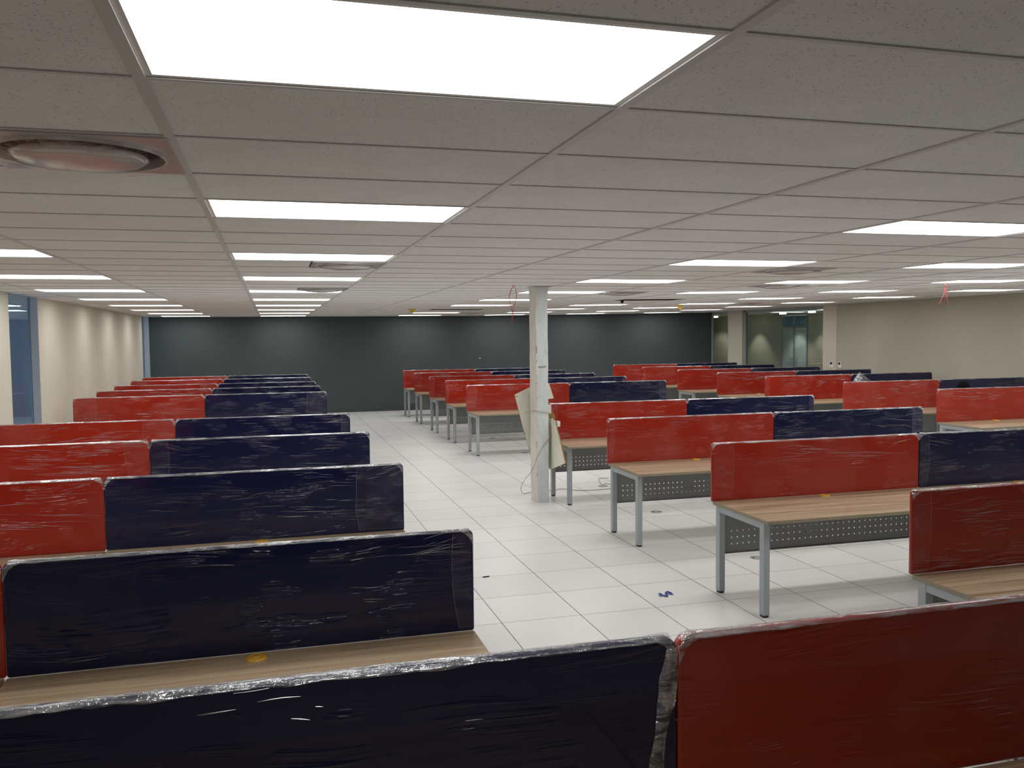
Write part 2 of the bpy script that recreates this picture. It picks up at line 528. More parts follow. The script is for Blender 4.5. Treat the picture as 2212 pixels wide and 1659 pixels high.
# blue glazing in the two full-height openings of the left wall
mb = MB(); mb.box(XL - TW + 0.02, XL - TW + 0.03, 11.935, 13.305, 0, 2.655)
struct('window_1', mb, BLUEGLASS)
mb = MB(); mb.box(XL - TW + 0.02, XL - TW + 0.03, 23.275, YB - 0.02, 0, 2.655)
struct('window_2', mb, BLUEGLASS)
mb = MB(); mb.box(XR, XR + 0.12, YF, YC, 0, 3.05)
mb.box(XR + 0.12, XG + 0.1, YC - 0.14, YC, 0, 3.05)
struct('wall_right', mb, CREAM2)
mb = MB(); mb.box(XL - TW, XR + 0.12, YF - 0.12, YF, 0, 3.05)
mb = mb
struct('wall_front', mb, CHAR)
mb = MB(); mb.box(XR - 0.006, XR, 17.64, YC, 0, zc(XR))
struct('pale_wall_strip', mb, CREAM)  # strip at the wall's end in a paler colour than the rest
# pillar and frames of the glazed part of the right wall
mb = MB(); mb.box(XG - 0.06, XG + 0.14, 22.40, 23.20, 0, 2.76)
struct('wall_pillar', mb, CREAM)
mb = MB()
for y in (22.34, YB - 0.05):
    mb.box(XG + 0.02, XG + 0.07, y, y + 0.05, 0, 2.74)
mb.box(XG + 0.02, XG + 0.07, YC, YB, 2.66, 2.78)
struct('trim_3', mb, SILVER)
mb = MB(); mb.box(XG + 0.04, XG + 0.05, YC, 22.34, 0, 2.70)
struct('window_3', mb, GLASS)
mb = MB(); mb.box(XG + 0.04, XG + 0.05, 23.20, YB - 0.05, 0, 2.70)
struct('window_4', mb, GLASS)

# lobby beyond the glazed wall
mb = MB()
mb.box(15.5, 15.62, 16, 22.65, 0, 2.75); mb.box(15.5, 15.62, 24.02, 31, 0, 2.75); mb.box(15.5, 15.62, 22.65, 24.02, 2.62, 2.75)
mb.box(XG, 15.62, 30.9, 31.0, 0, 2.75); mb.box(XG, 15.62, 15.9, 16.0, 0, 2.75); mb.box(XG + 0.05, XG + 0.15, YB + .12, 31, 0, 2.75)
struct('wall_lobby', mb, CREAM2)
mb = MB(); mb.box(XG + 0.1, 15.62, 16, 31, 2.70, 2.80)
struct('ceiling_lobby', mb, TILE)
def lobby_door(name, y0, y1, hy, side):
    fr = MB()
    d = struct(name, fr_box(fr, y0, y1), STEEL)
    p = MB(); p.box(15.50, 15.512, y0 + 0.03, y1 - 0.03, 0.05, 2.24)
    build('glass_pane', p, FROST, d)
    t = MB(); t.box(15.50, 15.512, y0 + 0.03, y1 - 0.03, 2.28, 2.57)
    build('transom_pane', t, TRANSOM, d)
    h = MB()
    h.tube([(15.49, hy, 1.0), (15.42, hy, 1.0), (15.42, hy, 1.30), (15.49, hy, 1.30)], 0.012, 8)
    build('door_handle', h, STEEL, d)
def fr_box(m, y0, y1):
    m.box(15.47, 15.53, y0, y0 + 0.03, 0, 2.6); m.box(15.47, 15.53, y1 - 0.03, y1, 0, 2.6)
    m.box(15.47, 15.53, y0, y1, 2.57, 2.61); m.box(15.47, 15.53, y0, y1, 2.24, 2.28); m.box(15.47, 15.53, y0, y1, 0, 0.05)
    return m
lobby_door('door_1', 22.66, 23.335, 23.22, 1)
lobby_door('door_2', 23.337, 24.01, 23.45, -1)

# next room on the left, seen through the blue glazing
mb = MB()
mb.box(-9.2, -9.08, 8, 31, 0, 0.9); mb.box(-9.2, -9.08, 8, 31, 2.3, 2.75)
for y in (8, 14, 20, 26, 30.4):
    mb.box(-9.2, -9.08, y, y + 0.6, 0.9, 2.3)
mb.box(-9.2, XL - TW, 7.9, 8, 0, 2.75); mb.box(-9.2, XL - 0.5, 26.5, 26.6, 0, 2.75)
struct('wall_next_room', mb, BLUEW)
mb = MB(); mb.box(-9.2, XL - TW, 7.9, 26.6, 2.66, 2.78)
struct('ceiling_next_room', mb, TILE)

# ------------------------------------------------------------------ ceiling lights
def light_proto():
    t = thing('ceiling_light', 'x', 'ceiling light', (0, 0, 0), 'lit ceiling panels')
    f = MB()
    W2, H2, b = 0.586, 0.287, 0.016
    # pressed frame: a ring with a sloping inner lip
    o_ = [(-W2, -H2), (W2, -H2), (W2, H2), (-W2, H2)]
    i_ = [(-W2 + b, -H2 + b), (W2 - b, -H2 + b), (W2 - b, H2 - b), (-W2 + b, H2 - b)]
    rings = [[(x, y, 0.06) for x, y in o_], [(x, y, 0.002) for x, y in o_], [(x, y, 0.002) for x, y in i_], [(x, y, 0.0045) for x, y in i_]]
    f.loft(rings, 0, cap=False)
    f.poly([(x, y, 0.06) for x, y in o_])
    build('frame', f, WHITE_MET, t)
    d = MB()
    d.poly([(x, y, 0.004) for x, y in reversed(i_)])
    build('diffuser', d, LAMP, t)
    return t
ORD = ['first', 'second', 'third', 'fourth', 'fifth', 'sixth', 'seventh', 'eighth', 'ninth', 'tenth', 'eleventh']
proto = light_proto()
first = True
for i, where in LIGHT_COLS.items():
    ks = sorted([k for (ii, j), k in light_cells.items() if ii == i], reverse=True)
    for n, k in enumerate(ks):
        xm = A0 + 1.2 * i + 0.6; ym = B0 + 0.6 * (4 * k - 1) + 0.3
        lab = f'lit ceiling panel {where}, {ORD[n]} from dark end wall'
        loc = (xm, ym, zc(xm))
        if first:
            o = proto; o.location = loc; o['label'] = lab; first = False
        else:
            o = copy_thing(proto, loc, lab)
        o.rotation_euler = (0, -math.atan(SLOPE) if xm > FOLD else 0, 0)
# two panels in the next room
far = thing('ceiling_light', 'bluish lit panel in the next room behind the blue glazing, the nearer one', 'ceiling light', (-4.6, 15.9, 2.655), 'lit panels in the next room')
f = MB(); f.box(-0.6, 0.6, -0.3, 0.3, -0.012, 0.0); build('frame', f, WHITE_MET, far)
f = MB(); f.quad((-0.58, 0.28, -0.014), (0.58, 0.28, -0.014), (0.58, -0.28, -0.014), (-0.58, -0.28, -0.014)); build('diffuser', f, LAMP_FAR, far)
copy_thing(far, (-5.1, 18.35, 2.655), 'bluish lit panel in the next room behind the blue glazing, the farther one')
# lobby downlights
for n, (x, y, lab) in enumerate(((14.9, 27.2, 'small square downlight in the lobby, left of the pillar'), (14.9, 23.06, 'small square downlight in the lobby, left end of the glazed doors'),
                                 (14.9, 25.3, 'small square downlight in the lobby, right behind the pillar'),
                                 (14.9, 21.6, 'small square downlight in the lobby, nearest the pale right wall'))):
    t = thing('downlight', lab, 'ceiling light', (x, y, 2.70), 'lobby downlights')
    f = MB(); f.box(-0.09, 0.09, -0.09, 0.09, -0.012, 0.0); build('frame', f, WHITE_MET, t)
    f = MB(); f.box(-0.07, 0.07, -0.07, 0.07, -0.06, -0.012); build('lamp', f, DOWN, t)
    sp = bpy.data.lights.new('downlight_beam', 'SPOT'); sp.energy = 105; sp.spot_size = math.radians(84); sp.spot_blend = 0.5; sp.color = (1, 0.93, 0.78); sp.shadow_soft_size = 0.05
    so = bpy.data.objects.new('downlight_beam', sp); COL.objects.link(so); so.parent = t; so.location = (0, 0, -0.075)
    so.rotation_euler = Vector((0.12, (0.5, 0.0, 0.0, 0.2)[n], -1.0)).to_track_quat('-Z', 'Y').to_euler()
mb = MB(); mb.box(14.7, 14.78, 20.6, 23.4, 2.685, 2.70)  # glowing strip added to stand for a linear reflection, not a lamp
tag_s = build('strip_reflection', mb, emit('reflection_glow', (0.75, 0.95, 0.95), 1.1), label='thin glowing line added for a reflection at the lobby ceiling before the glass doors', cat='ceiling light')

# ------------------------------------------------------------------ ceiling air diffusers, wrapped in film
def diffuser_proto():
    t = thing('air_diffuser', 'x', 'air vent', (0, 0, 0), 'round ceiling air diffusers')
    f = MB()
    f.lathe([(0.425, 0.0), (0.285, 0.0), (0.27, 0.012), (0.235, 0.045), (0.20, 0.09)], 48)
    # square plate filled out to its corners
    n = 48; pts = []
    for k in range(n):
        a = 2 * math.pi * k / n; c, s = math.cos(a), math.sin(a); q = 0.292 / max(abs(c), abs(s))
        pts.append((q * c, q * s))
    f = MB()
    rings = [[(x, y, 0.002) for x, y in pts], [(x * 0.999, y * 0.999, -0.003) for x, y in pts]]
    for r, z in ((0.268, -0.003), (0.262, -0.014), (0.254, -0.012), (0.247, 0.03), (0.240, 0.085)):
        rings.append([(r * math.cos(2 * math.pi * k / n), r * math.sin(2 * math.pi * k / n), z) for k in range(n)])
    f.loft(rings, 0, cap=False, smooth=False)
    build('face_plate', f, DIFF, t)
    d = MB()
    d.lathe([(0.001, -0.034), (0.12, -0.033), (0.185, -0.027), (0.208, -0.012), (0.20, -0.006), (0.12, 0.0), (0.001, 0.002)], 48)
    build('centre_disc', d, DIFF, t)
    g = MB(); g.lathe([(0.001, 0.086), (0.243, 0.085), (0.2415, 0.012)], 40); build('throat', g, BLACK, t)  # throat coloured black to paint in the shadow behind the disc
    w_ = MB(); N = 22; P = []
    for a in range(N + 1):
        row = []
        for b in range(N + 1):
            x = -0.29 + 0.58 * a / N; y = -0.29 + 0.58 * b / N; r = math.hypot(x, y)
            z = -0.008 - 0.020 * max(0, 1 - (r / 0.27) ** 4) - 0.012 * abs(noise.noise((x * 9, y * 9, 3.3)))
            row.append((x, y, z))
        P.append(row)
    w_.grid(P)
    build('wrapping_film', w_, CLEARFILM, t)
    return t
def clear_film():
    m = Mat('clear_tight_film')
    tr = m.n('ShaderNodeBsdfTransparent')
    gl = m.n('ShaderNodeBsdfGlossy'); gl.inputs['Roughness'].default_value = 0.06
    nb = m.bump(m.noise(m.coords(), 9, 3, 0.6, 0.5), 0.5, 0.03); m.l(nb, gl.inputs['Normal'])
    mx = m.n('ShaderNodeMixShader'); mx.inputs[0].default_value = 0.15
    m.l(tr.outputs[0], mx.inputs[1]); m.l(gl.outputs[0], mx.inputs[2]); m.l(mx.outputs[0], m.out.inputs['Surface'])
    return m.m
CLEARFILM = clear_film()
DL = ['film-wrapped round air diffuser at upper left, beside the nearest ceiling panel', 'film-wrapped round air diffuser just past the third panel over the left block',
      'film-wrapped round air diffuser just before the fourth panel over the left block', 'film-wrapped round air diffuser at far right corner of second panel over the pillar end',
      'round air diffuser tucked right behind a lit panel, midway along the right ceiling', 'round air diffuser above and just right of the white pillar',
      'round air diffuser far back over the right desk block', 'round air diffuser far back above the middle block near the dark wall']
dp = diffuser_proto()
for n, ((x, j), lab) in enumerate(zip(DIFFS, DL)):
    loc = (x, B0 + 0.6 * j + 0.3, zc(x) - 0.003)
    if n == 0:
        dp.location = loc; dp['label'] = lab
    else:
        copy_thing(dp, loc, lab)

# ------------------------------------------------------------------ desks
rnd = random.Random(11)
def screen_mb(w, z0, z1, t=0.038, r=0.036):
    """padded screen with rounded upper corners and softened edges"""
    m = MB()
    def outline(ins):
        pts = []
        x0, x1 = -w / 2 + 0.0008 + ins, w / 2 - 0.0008 - ins
        a0, a1 = z0 + ins, z1 - ins
        rr = max(0.004, r - ins); rb = max(0.003, 0.012 - ins)
        for cx, cz, rad, s in ((x1 - rb, a0 + rb, rb, -90), (x1 - rr, a1 - rr, rr, 0), (x0 + rr, a1 - rr, rr, 90), (x0 + rb, a0 + rb, rb, 180)):
            for k in range(7):
                a = math.radians(s + 15 * k)
                pts.append((cx + rad * math.cos(a), cz + rad * math.sin(a)))
        return pts
    rings = []
    for ins, y in ((0.010, 0.0), (0.004, 0.0015), (0.0, 0.007), (0.0, t - 0.007), (0.004, t - 0.0015), (0.010, t)):
        rings.append([(x, y, z) for x, z in outline(ins)])
    m.loft(rings, 0, True, True)
    return m

def film_mb(w, z1, seed, t=0.038, r=0.036, fat=1.0, z0=0.72, clusters=None, over=None, lines=1.0):
    overlap = clusters is None
    """bunched stretch film along the top edge and down both ends"""
    m = MB(); rg = random.Random(seed)
    N = 90; x0, x1 = -w / 2 + 0.0025, w / 2 - 0.0025
    P = []
    for a in range(N + 1):
        s = a / N
        x = x0 - 0.0015 + (x1 - x0 + 0.003) * s
        dx = min(x - x0, x1 - x)
        drop = 0.0
        if dx < r:
            q = max(0.0, r - max(dx, 0)); drop = r - math.sqrt(max(0, r * r - q * q))
        zt = z1 - drop
        n1 = noise.noise((x * 2.3, seed * 3.1, 0)); n2 = noise.noise((x * 9, seed * 1.7, 4)); n3 = noise.noise((x * 26, seed, 9))
        lift = 0.002 + fat * (0.003 * abs(n2) + 0.0025 * abs(n3) + 0.003 * max(0, n1))
        if dx < 0.10:
            lift += fat * 0.007 * (1 - dx / 0.10) * (0.4 + rg.random() * 0.6)
        df = 0.009 + fat * (0.004 * max(0, n1) + 0.006 * abs(n2))
        db = 0.012 + 0.015 * abs(n2)
        if dx < 0.05:
            df += 0.035 * (1 - dx / 0.05)
        o = 0.0025 + 0.002 * abs(n3)
        row = [(x, -o, zt - df), (x, -o - 0.001, zt - df * 0.5), (x, -o, zt - 0.007), (x, 0.004, zt + lift * 0.6),
               (x, t * 0.35, zt + lift), (x, t * 0.7, zt + lift * 0.8 + 0.002 * n3), (x, t - 0.003, zt + lift * 0.5), (x, t + o, zt - 0.008), (x, t + o, zt - db)]
        P.append(row)
    m.grid(P)
    # the end of the roll, doubled over one end of the face
    if overlap:
        sd, wo = over or (rg.choice((-1, 1)), rg.choice((0.07, 0.16, 0.30))); Q = []; seam = []
        for i in range(15):
            z = z0 + 0.012 + (z1 - z0 - 0.03) * i / 14
            xin = sd * (w / 2 - wo * (1 + 0.10 * noise.noise((z * 5, seed, 2.2))) - 0.03 * math.sin(2.4 * (z - z0) / (z1 - z0)))
            Q.append([(xin + (sd * (w / 2 - 0.012) - xin) * j / 6, -0.0012, z) for j in range(7)])
            q = 0.0011 + 0.0006 * noise.noise((z * 30, seed, 7))
            seam.append([(xin - q, -0.0008, z), (xin, -0.0008 - q * 1.3, z), (xin + q, -0.0008, z)])
        m.grid(Q, 2); m.grid(seam, 1)
    # pulled creases in the film over the face: long thin ridges in loose fans
    if clusters is None:
        clusters = []
        for c in range(int(rg.randint(4, 6) * lines)):
            cx = rg.uniform(-w / 2 + 0.15, w / 2 - 0.15)
            cz = z1 - 0.03 - (z1 - z0 - 0.06) * rg.random() ** 1.6
            clusters.append((cx, cz, rg.randint(4, int(9 * lines)), rg.uniform(0.10, 0.34), rg.uniform(-0.10, 0.10)))
        side = rg.choice((-1, 1))
        clusters.append((side * (w / 2 - 0.16), z1 - 0.05, 9, 0.15, side * 0.22))
    for cx, cz, n, ln, sl in clusters:
        for k in range(n):
            L = ln * rg.uniform(0.3, 1.25); x0_ = cx + rg.gauss(0, ln * 0.45) - L / 2; zz = cz + rg.gauss(0, 0.032); a = sl + rg.gauss(0, 0.025); bow = rg.uniform(-0.03, 0.03) * L
            wd = rg.uniform(0.0007, 0.0019)
            Q = []
            for i in range(9):
                u = i / 8; x = x0_ + L * u; z = zz + a * (x - cx) + bow * math.sin(math.pi * u)
                if not (-w / 2 + 0.012 < x < w / 2 - 0.012) or not (z0 + 0.012 < z < z1 - 0.012): continue
                q = wd * math.sin(math.pi * min(max(u, 0.06), 0.94)) ** 0.6; b = -0.0004
                Q.append([(x, b, z - q), (x, b - q * 0.9, z - q * 0.45), (x, b - q * 1.15, z), (x, b - q * 0.9, z + q * 0.45), (x, b, z + q)])
            if len(Q) > 2:
                m.grid(Q, 1)
    return m

def perforated_mb(x0, x1, z0, z1, y):
    """sheet with three rows of real round holes in groups of nine"""
    m = MB()
    p = 0.052; hr = 0.0068
    zh = [0.4, 0.452, 0.504]; dz = z0 - 0.305
    zh = [z + dz - 0.026 for z in zh]
    zlo, zhi = zh[0] - p / 2, zh[-1] + p / 2
    xs = []; x = x0 + 0.045
    while x + p < x1 - 0.03:
        xs.append(x); x += p
    th = 0.003
    for yy, flip in ((y, False), (y + th, True)):
        def q(a, b, c, d):
            m.quad(*((a, b, c, d) if not flip else (d, c, b, a)))
        q((x0, yy, z0), (x1, yy, z0), (x1, yy, zlo), (x0, yy, zlo))
        q((x0, yy, zhi), (x1, yy, zhi), (x1, yy, z1), (x0, yy, z1))
        q((x0, yy, zlo), (xs[0], yy, zlo), (xs[0], yy, zhi), (x0, yy, zhi))
        xe = xs[-1] + p
        q((xe, yy, zlo), (x1, yy, zlo), (x1, yy, zhi), (xe, yy, zhi))
        for ci, xa in enumerate(xs):
            for zc_ in zh:
                if ci % 36 == 35:
                    q((xa, yy, zc_ - p / 2), (xa + p, yy, zc_ - p / 2), (xa + p, yy, zc_ + p / 2), (xa, yy, zc_ + p / 2)); continue
                cx = xa + p / 2
                n = 8; ring = []; sq = []
                for k in range(n):
                    a = 2 * math.pi * (k + 0.5) / n; c, s = math.cos(a), math.sin(a); e = (p / 2) / max(abs(c), abs(s))
                    ring.append((cx + hr * c, yy, zc_ + hr * s))
                for k in range(4):
                    a = math.radians(45 + 90 * k); sq.append((cx + p / 2 * (1 if math.cos(a) > 0 else -1), yy, zc_ + p / 2 * (1 if math.sin(a) > 0 else -1)))
                # corner k spans ring vertices 2k,2k+1 ; sides join neighbouring corners
                for k in range(4):
                    k2 = (k + 1) % 4
                    r0, r1, r2 = ring[2 * k], ring[2 * k + 1], ring[(2 * k + 2) % 8]
                    f = [sq[k], r1, r0]
                    g = [sq[k], sq[k2], r2, r1]
                    m.poly(f if flip else list(reversed(f)))
                    m.poly(g if flip else list(reversed(g)))
    m.box(x0, x1, y - 0.012, y + th, z0 - 0.004, z0 + 0.002)
    return m

def desk_proto(w, zt, top, colour, seed, sh_fat=1.0, th=0.026, rc=0.018, clusters=None, over=None):
    """one workstation: origin on the floor below the middle of its screen; the user side faces -y"""
    t = thing('workstation_desk', 'x', 'desk', (0, 0, 0))
    h = w / 2
    d = MB(); d.bbox(-h + 0.004, h - 0.004, -0.80, -0.004, zt - 0.025, zt, 0.002, 0)
    # edge band on the sides
    e = MB(); e.v = d.v; e.f = d.f; e.s = d.s
    mi = []
    for f in d.f:
        n_ = (Vector(d.v[f[1]]) - Vector(d.v[f[0]])).cross(Vector(d.v[f[2]]) - Vector(d.v[f[1]])).normalized()
        zz = sum(d.v[k][2] for k in f) / len(f)
        mi.append(0 if zz > zt - 0.0005 else 1)
    e.m = mi
    dt = build('desktop', e, [WOOD, EDGE], t)
    cap = MB(); cap.lathe([(0.001, 0.010), (0.018, 0.009), (0.020, 0.004), (0.023, 0.004), (0.026, 0.009), (0.042, 0.007), (0.046, 0.0), (0.046, -0.004)], 28)
    build('cable_cap', cap, YELLOW, t, loc=(0, -0.075, zt + 0.001), label='amber cable cap')
    sc = build('divider_screen', screen_mb(w, zt - 0.004, top, t=th, r=rc), RED if colour == 'red' else NAVY, t)
    build('plastic_film', film_mb(w, top, seed, t=th, r=rc, fat=sh_fat, z0=zt, clusters=clusters, over=over, lines=1.7 if colour == 'red' else 1.0), [FILM, CREASE, OVERLAP], sc)
    def leg(x, y):
        l_ = MB(); l_.bbox(x - 0.025, x + 0.025, y - 0.03, y + 0.03, 0.016, zt - 0.026, 0.003)
        lo = build('leg', l_, SILVER, t)
        f_ = MB(); f_.bbox(x - 0.021, x + 0.021, y - 0.026, y + 0.026, 0.0, 0.018, 0.003)
        build('foot', f_, BLACK, lo)
    for sx in (-1, 1):
        x = sx * (h - 0.042)
        for y in (-0.70, -0.062):
            leg(x, y)
        r_ = MB(); r_.bbox(x - 0.022, x + 0.022, -0.672, -0.09, zt - 0.075, zt - 0.026, 0.002)
        build('side_rail', r_, SILVER, t)
        c_ = MB(); c_.bbox(x - sx * 0.11 - 0.025, x - sx * 0.11 + 0.025, -0.70, -0.665, zt - 0.044, zt - 0.0262, 0.003)
        build('mounting_clip', c_, BLACK, t)
    build('modesty_panel', perforated_mb(-h + 0.085, h - 0.085, zt - 0.415, zt - 0.028, -0.035), PERF, t)
    return t

BLOCKS = {
    'left': dict(w=1.9, xr=(-2.947 + -1.039) / 2, xb=(-1.039 + 0.854) / 2, top=1.182, zt=0.72,
                 rows=[3.77, 5.92, 8.04, 10.12, 14.48, 16.33, 18.08, 20.11, 21.87]),
    'middle': dict(w=1.964, xr=(3.352 + 5.313) / 2, xb=(5.313 + 7.282) / 2, top=1.184, zt=0.72,
                   rows=[3.93, 6.16, 8.38, 10.55, 15.17, 17.12, 18.98, 21.05, 22.95]),
    'right': dict(w=1.888, xr=(8.96 + 10.85) / 2, xb=(10.85 + 12.74) / 2, top=1.252, zt=0.786,
                  rows=[10.05, 12.11, 14.43, 16.26, 18.09, 20.07, 21.97]),
}
desk_of = {}
OVERS = {('left', 'blue'): ((1, 0.07), (1, 0.30), (-1, 0.13)), ('middle', 'red'): ((-1, 0.10), (-1, 0.17), (-1, 0.05)), ('middle', 'blue'): ((-1, 0.08), (1, 0.12), (1, 0.05))}
for bname, B in BLOCKS.items():
    for colour, x in (('red', B['xr']), ('blue', B['xb'])):
        protos = []
        nr = len(B['rows'])
        for r, y in enumerate(B['rows']):
            if (bname, colour, r) in (('middle', 'blue', 0), ('right', 'blue', 0)):
                continue                              # wholly outside the frame
            lab = f'desk with film-wrapped {"red" if colour == "red" else "navy"} screen, {bname} block, {ORD[nr - 1 - r]} row from dark wall'
            grp = f'{"red" if colour == "red" else "navy blue"} screen desks of the {bname} block'
            xx = x + (0.05 if (bname == 'middle' and r == 3) else 0.0)
            if len(protos) < 3:
                o = desk_proto(B['w'], B['zt'], B['top'], colour, seed=len(protos) * 7 + (3 if colour == "red" else 50) + {'left': 0, 'middle': 100, 'right': 200}[bname], rc=0.032 if bname == 'left' else 0.018, over=OVERS.get((bname, colour), (None,) * 3)[len(protos)])
                o.location = (xx, y, 0); o['label'] = lab; o['group'] = grp
                protos.append(o)
            else:
                o = copy_thing(protos[r % 3], (xx, y, 0), lab, grp)
            desk_of[(bname, colour, r)] = o

# the two desks in the foreground, seen from behind their screens
fb = desk_proto(1.892, 0.72, 1.226, 'blue', 91, 1.7, th=0.036, rc=0.036, clusters=[(-0.15, 1.19, 5, 0.12, 0.02), (-0.02, 1.13, 2, 0.04, -0.2)])
fb.location = (1.0445 - 0.946, 2.11, 0); fb['label'] = 'nearest desk, its dark navy screen filling the lower left foreground'; fb['group'] = 'foreground desks'
fr_ = desk_proto(1.892, 0.72, 1.226, 'red', 97, 1.3, th=0.036, rc=0.036, clusters=[(-0.6, 0.80, 2, 0.05, 0.3)])
fr_.location = (1.0455 + 0.946, 2.11, 0); fr_['label'] = 'nearest desk, its dark red screen filling the lower right foreground'; fr_['group'] = 'foreground desks'

# loose film hanging from the joint of the two front screens
def ribbon(path, widths, seed):
    m = MB(); P = []
    for k, ((x, y, z), wd) in enumerate(zip(path, widths)):
        row = []
        for c in range(7):
            s = c / 6 - 0.5
            n_ = noise.noise((s * 5, z * 14, seed))
            row.append((x + wd * s, y - 0.012 * abs(n_) - 0.004 * math.cos(s * 6), z + 0.01 * noise.noise((s * 3, z * 6, seed + 2))))
        P.append(row)
    m.grid(P)
    return m
def smooth_path(keys, n):
    out = []
    for k in range(n + 1):
        s = k / n * (len(keys) - 1); i = min(int(s), len(keys) - 2); t = s - i; t = t * t * (3 - 2 * t)
        out.append(tuple(a + (b - a) * t for a, b in zip(keys[i], keys[i + 1])))
    return out
kp = smooth_path([(1.026, 1.20, 0.035), (1.015, 1.12, 0.055), (1.008, 1.04, 0.050), (0.990, 0.96, 0.034), (0.978, 0.86, 0.045), (0.975, 0.74, 0.060)], 44)
scr_b = [c for c in fb.children if c.name.startswith('divider_screen')][0]
build('hanging_film', ribbon([(x - (1.0445 - 0.946), -0.006, z) for x, z, _ in kp], [q for _, _, q in kp], 5.0), FILM, scr_b)

# ------------------------------------------------------------------ the pillar with its broken boards and wire
t = thing('pillar', 'old white painted square steel pillar standing in the middle of the aisle', 'pillar', (3.19, 10.23, 0))
m = MB()
hx0, hx1, hy0, hy1 = -0.085, 0.075, -0.125, 0.125
NZ = 60
rings = []
for k in range(NZ + 1):
    z = zc(3.2) * k / NZ
    def j(s, a=0.004): return a * noise.noise((s, z * 5.0, 1.7))
    x0, x1, y0, y1 = hx0 + j(1) , hx1 + j(2), hy0 + j(3), hy1 + j(4)
    if z > 2.52:
        g = (z - 2.52) * 0.06; x0 -= g; x1 += g; y0 -= g; y1 += g
    c = 0.010 + j(7, 0.006)
    rings.append([(x0 + c, y0, z), (x1 - c * .5, y0, z), (x1, y0 + c * .5, z), (x1, y1, z), (x0, y1, z), (x0, y0 + c, z)])
m.loft(rings, 0, True, False)
mi = []
for f in m.f:
    c = sum((Vector(m.v[k]) for k in f), Vector()) / len(f)
    n_ = (Vector(m.v[f[1]]) - Vector(m.v[f[0]])).cross(Vector(m.v[f[2]]) - Vector(m.v[f[1]]))
    mi.append(1 if (n_.x < -abs(n_.y) * 0.5) else 0)
m.m = mi
build('post', m, [COLBLUE, COLCREAM], t)
m = MB()
m.box(-0.115, 0.105, -0.15, 0.15, zc(3.2) - 0.007, zc(3.2))
build('collar', m, TBAR, t)
rg = random.Random(8)
m = MB()                                            # paint flakes along the left arris
for k in range(11):
    z = 0.2 + rg.random() * 2.2; s = 0.004 + rg.random() * 0.008
    x = -0.082 + rg.random() * 0.012
    m.poly([(x - s * .5, -0.1265, z - s * (1 + rg.random() * 2)), (x + s * .6, -0.1268, z - s * .4), (x + s * .3, -0.1265, z + s * (1 + rg.random() * 2)), (x - s * .4, -0.1262, z + s * .6)])
m.box(-0.080, -0.066, -0.1268, -0.1255, 1.84, 1.93)
m.poly([(-0.05, -0.1285, 1.665), (0.0, -0.1285, 1.66), (0.045, -0.1285, 1.672), (0.05, -0.1285, 1.69), (0.0, -0.1285, 1.682), (-0.055, -0.1285, 1.685)])
build('peeling_paint', m, simple('bare_patch', (0.36, 0.33, 0.28), 0.9), t)

def slab(pts, y, th=0.018, dy=0.0):
    """a flat board with outline pts (x, z), standing in the plane y (slightly leaning by dy over its height)"""
    m = MB(); zs = [p[1] for p in pts]; z0, z1 = min(zs), max(zs)
    f = [(x, y + dy * (z - z0) / (z1 - z0), z) for x, z in pts]; b = [(x, yy + th, z) for x, yy, z in f]
    m.loft([f, b], 0, True, False)
    m.m[:len(pts)] = [1] * len(pts)
    return m
t = thing('broken_board', 'cracked cream board tied up behind the white pillar', 'board', (3.1, 10.40, 0))
ox, oy = 3.1, 10.40
def sh(p): return [(x - ox, z) for x, z in p]
build('upper_panel', slab(sh([(2.918, 1.323), (3.03, 0.87), (3.18, 0.36), (3.30, 0.40), (3.285, 0.66), (3.275, 1.06), (3.30, 1.25), (3.432, 1.262), (3.375, 1.44), (3.30, 1.49)]), 0.0), [BOARD, FIBRE], t)
m = MB()
m.loft([[(3.305 - ox, yy - oy, z) for yy, z in ((10.16, 0.395), (9.61, 0.55), (9.985, 1.03), (10.03, 1.02), (10.06, 1.05), (10.14, 1.02), (10.25, 1.03), (10.30, 0.40))],
        [(3.321 - ox, yy - oy, z) for yy, z in ((10.16, 0.395), (9.61, 0.55), (9.985, 1.03), (10.03, 1.02), (10.06, 1.05), (10.14, 1.02), (10.25, 1.03), (10.30, 0.40))]])
m.m[:8] = [1] * 8
build('lower_panel', m, [BOARD, FIBRE], t)
build('torn_core', slab(sh([(3.28, 0.98), (3.36, 0.96), (3.43, 0.985), (3.45, 1.03), (3.40, 1.12), (3.365, 1.21), (3.28, 1.28)]), -0.02, 0.012), [FIBRE, FIBRE], t)
m = MB()
m.bbox(3.305 - ox, 3.355 - ox, -0.13, -0.09, 1.08, 1.19, 0.006)
build('switch_block', m, SWITCH, t)
m = MB()
m.bbox(3.325 - ox, 3.365 - ox, -0.45, -0.40, 0.945, 1.015, 0.006)
build('switch_block', m, SWITCH, t)
# nails
m = MB()
for x, z in ((2.945, 1.30), (3.05, 0.83)):
    m.lathe([(0.001, 0), (0.007, 0)], 8)
    for k in range(16): m.v[-1 - k] = (x - ox + (m.v[-1 - k][0]), -0.003, z + m.v[-1 - k][1])
build('nail', m, BLACK, t)

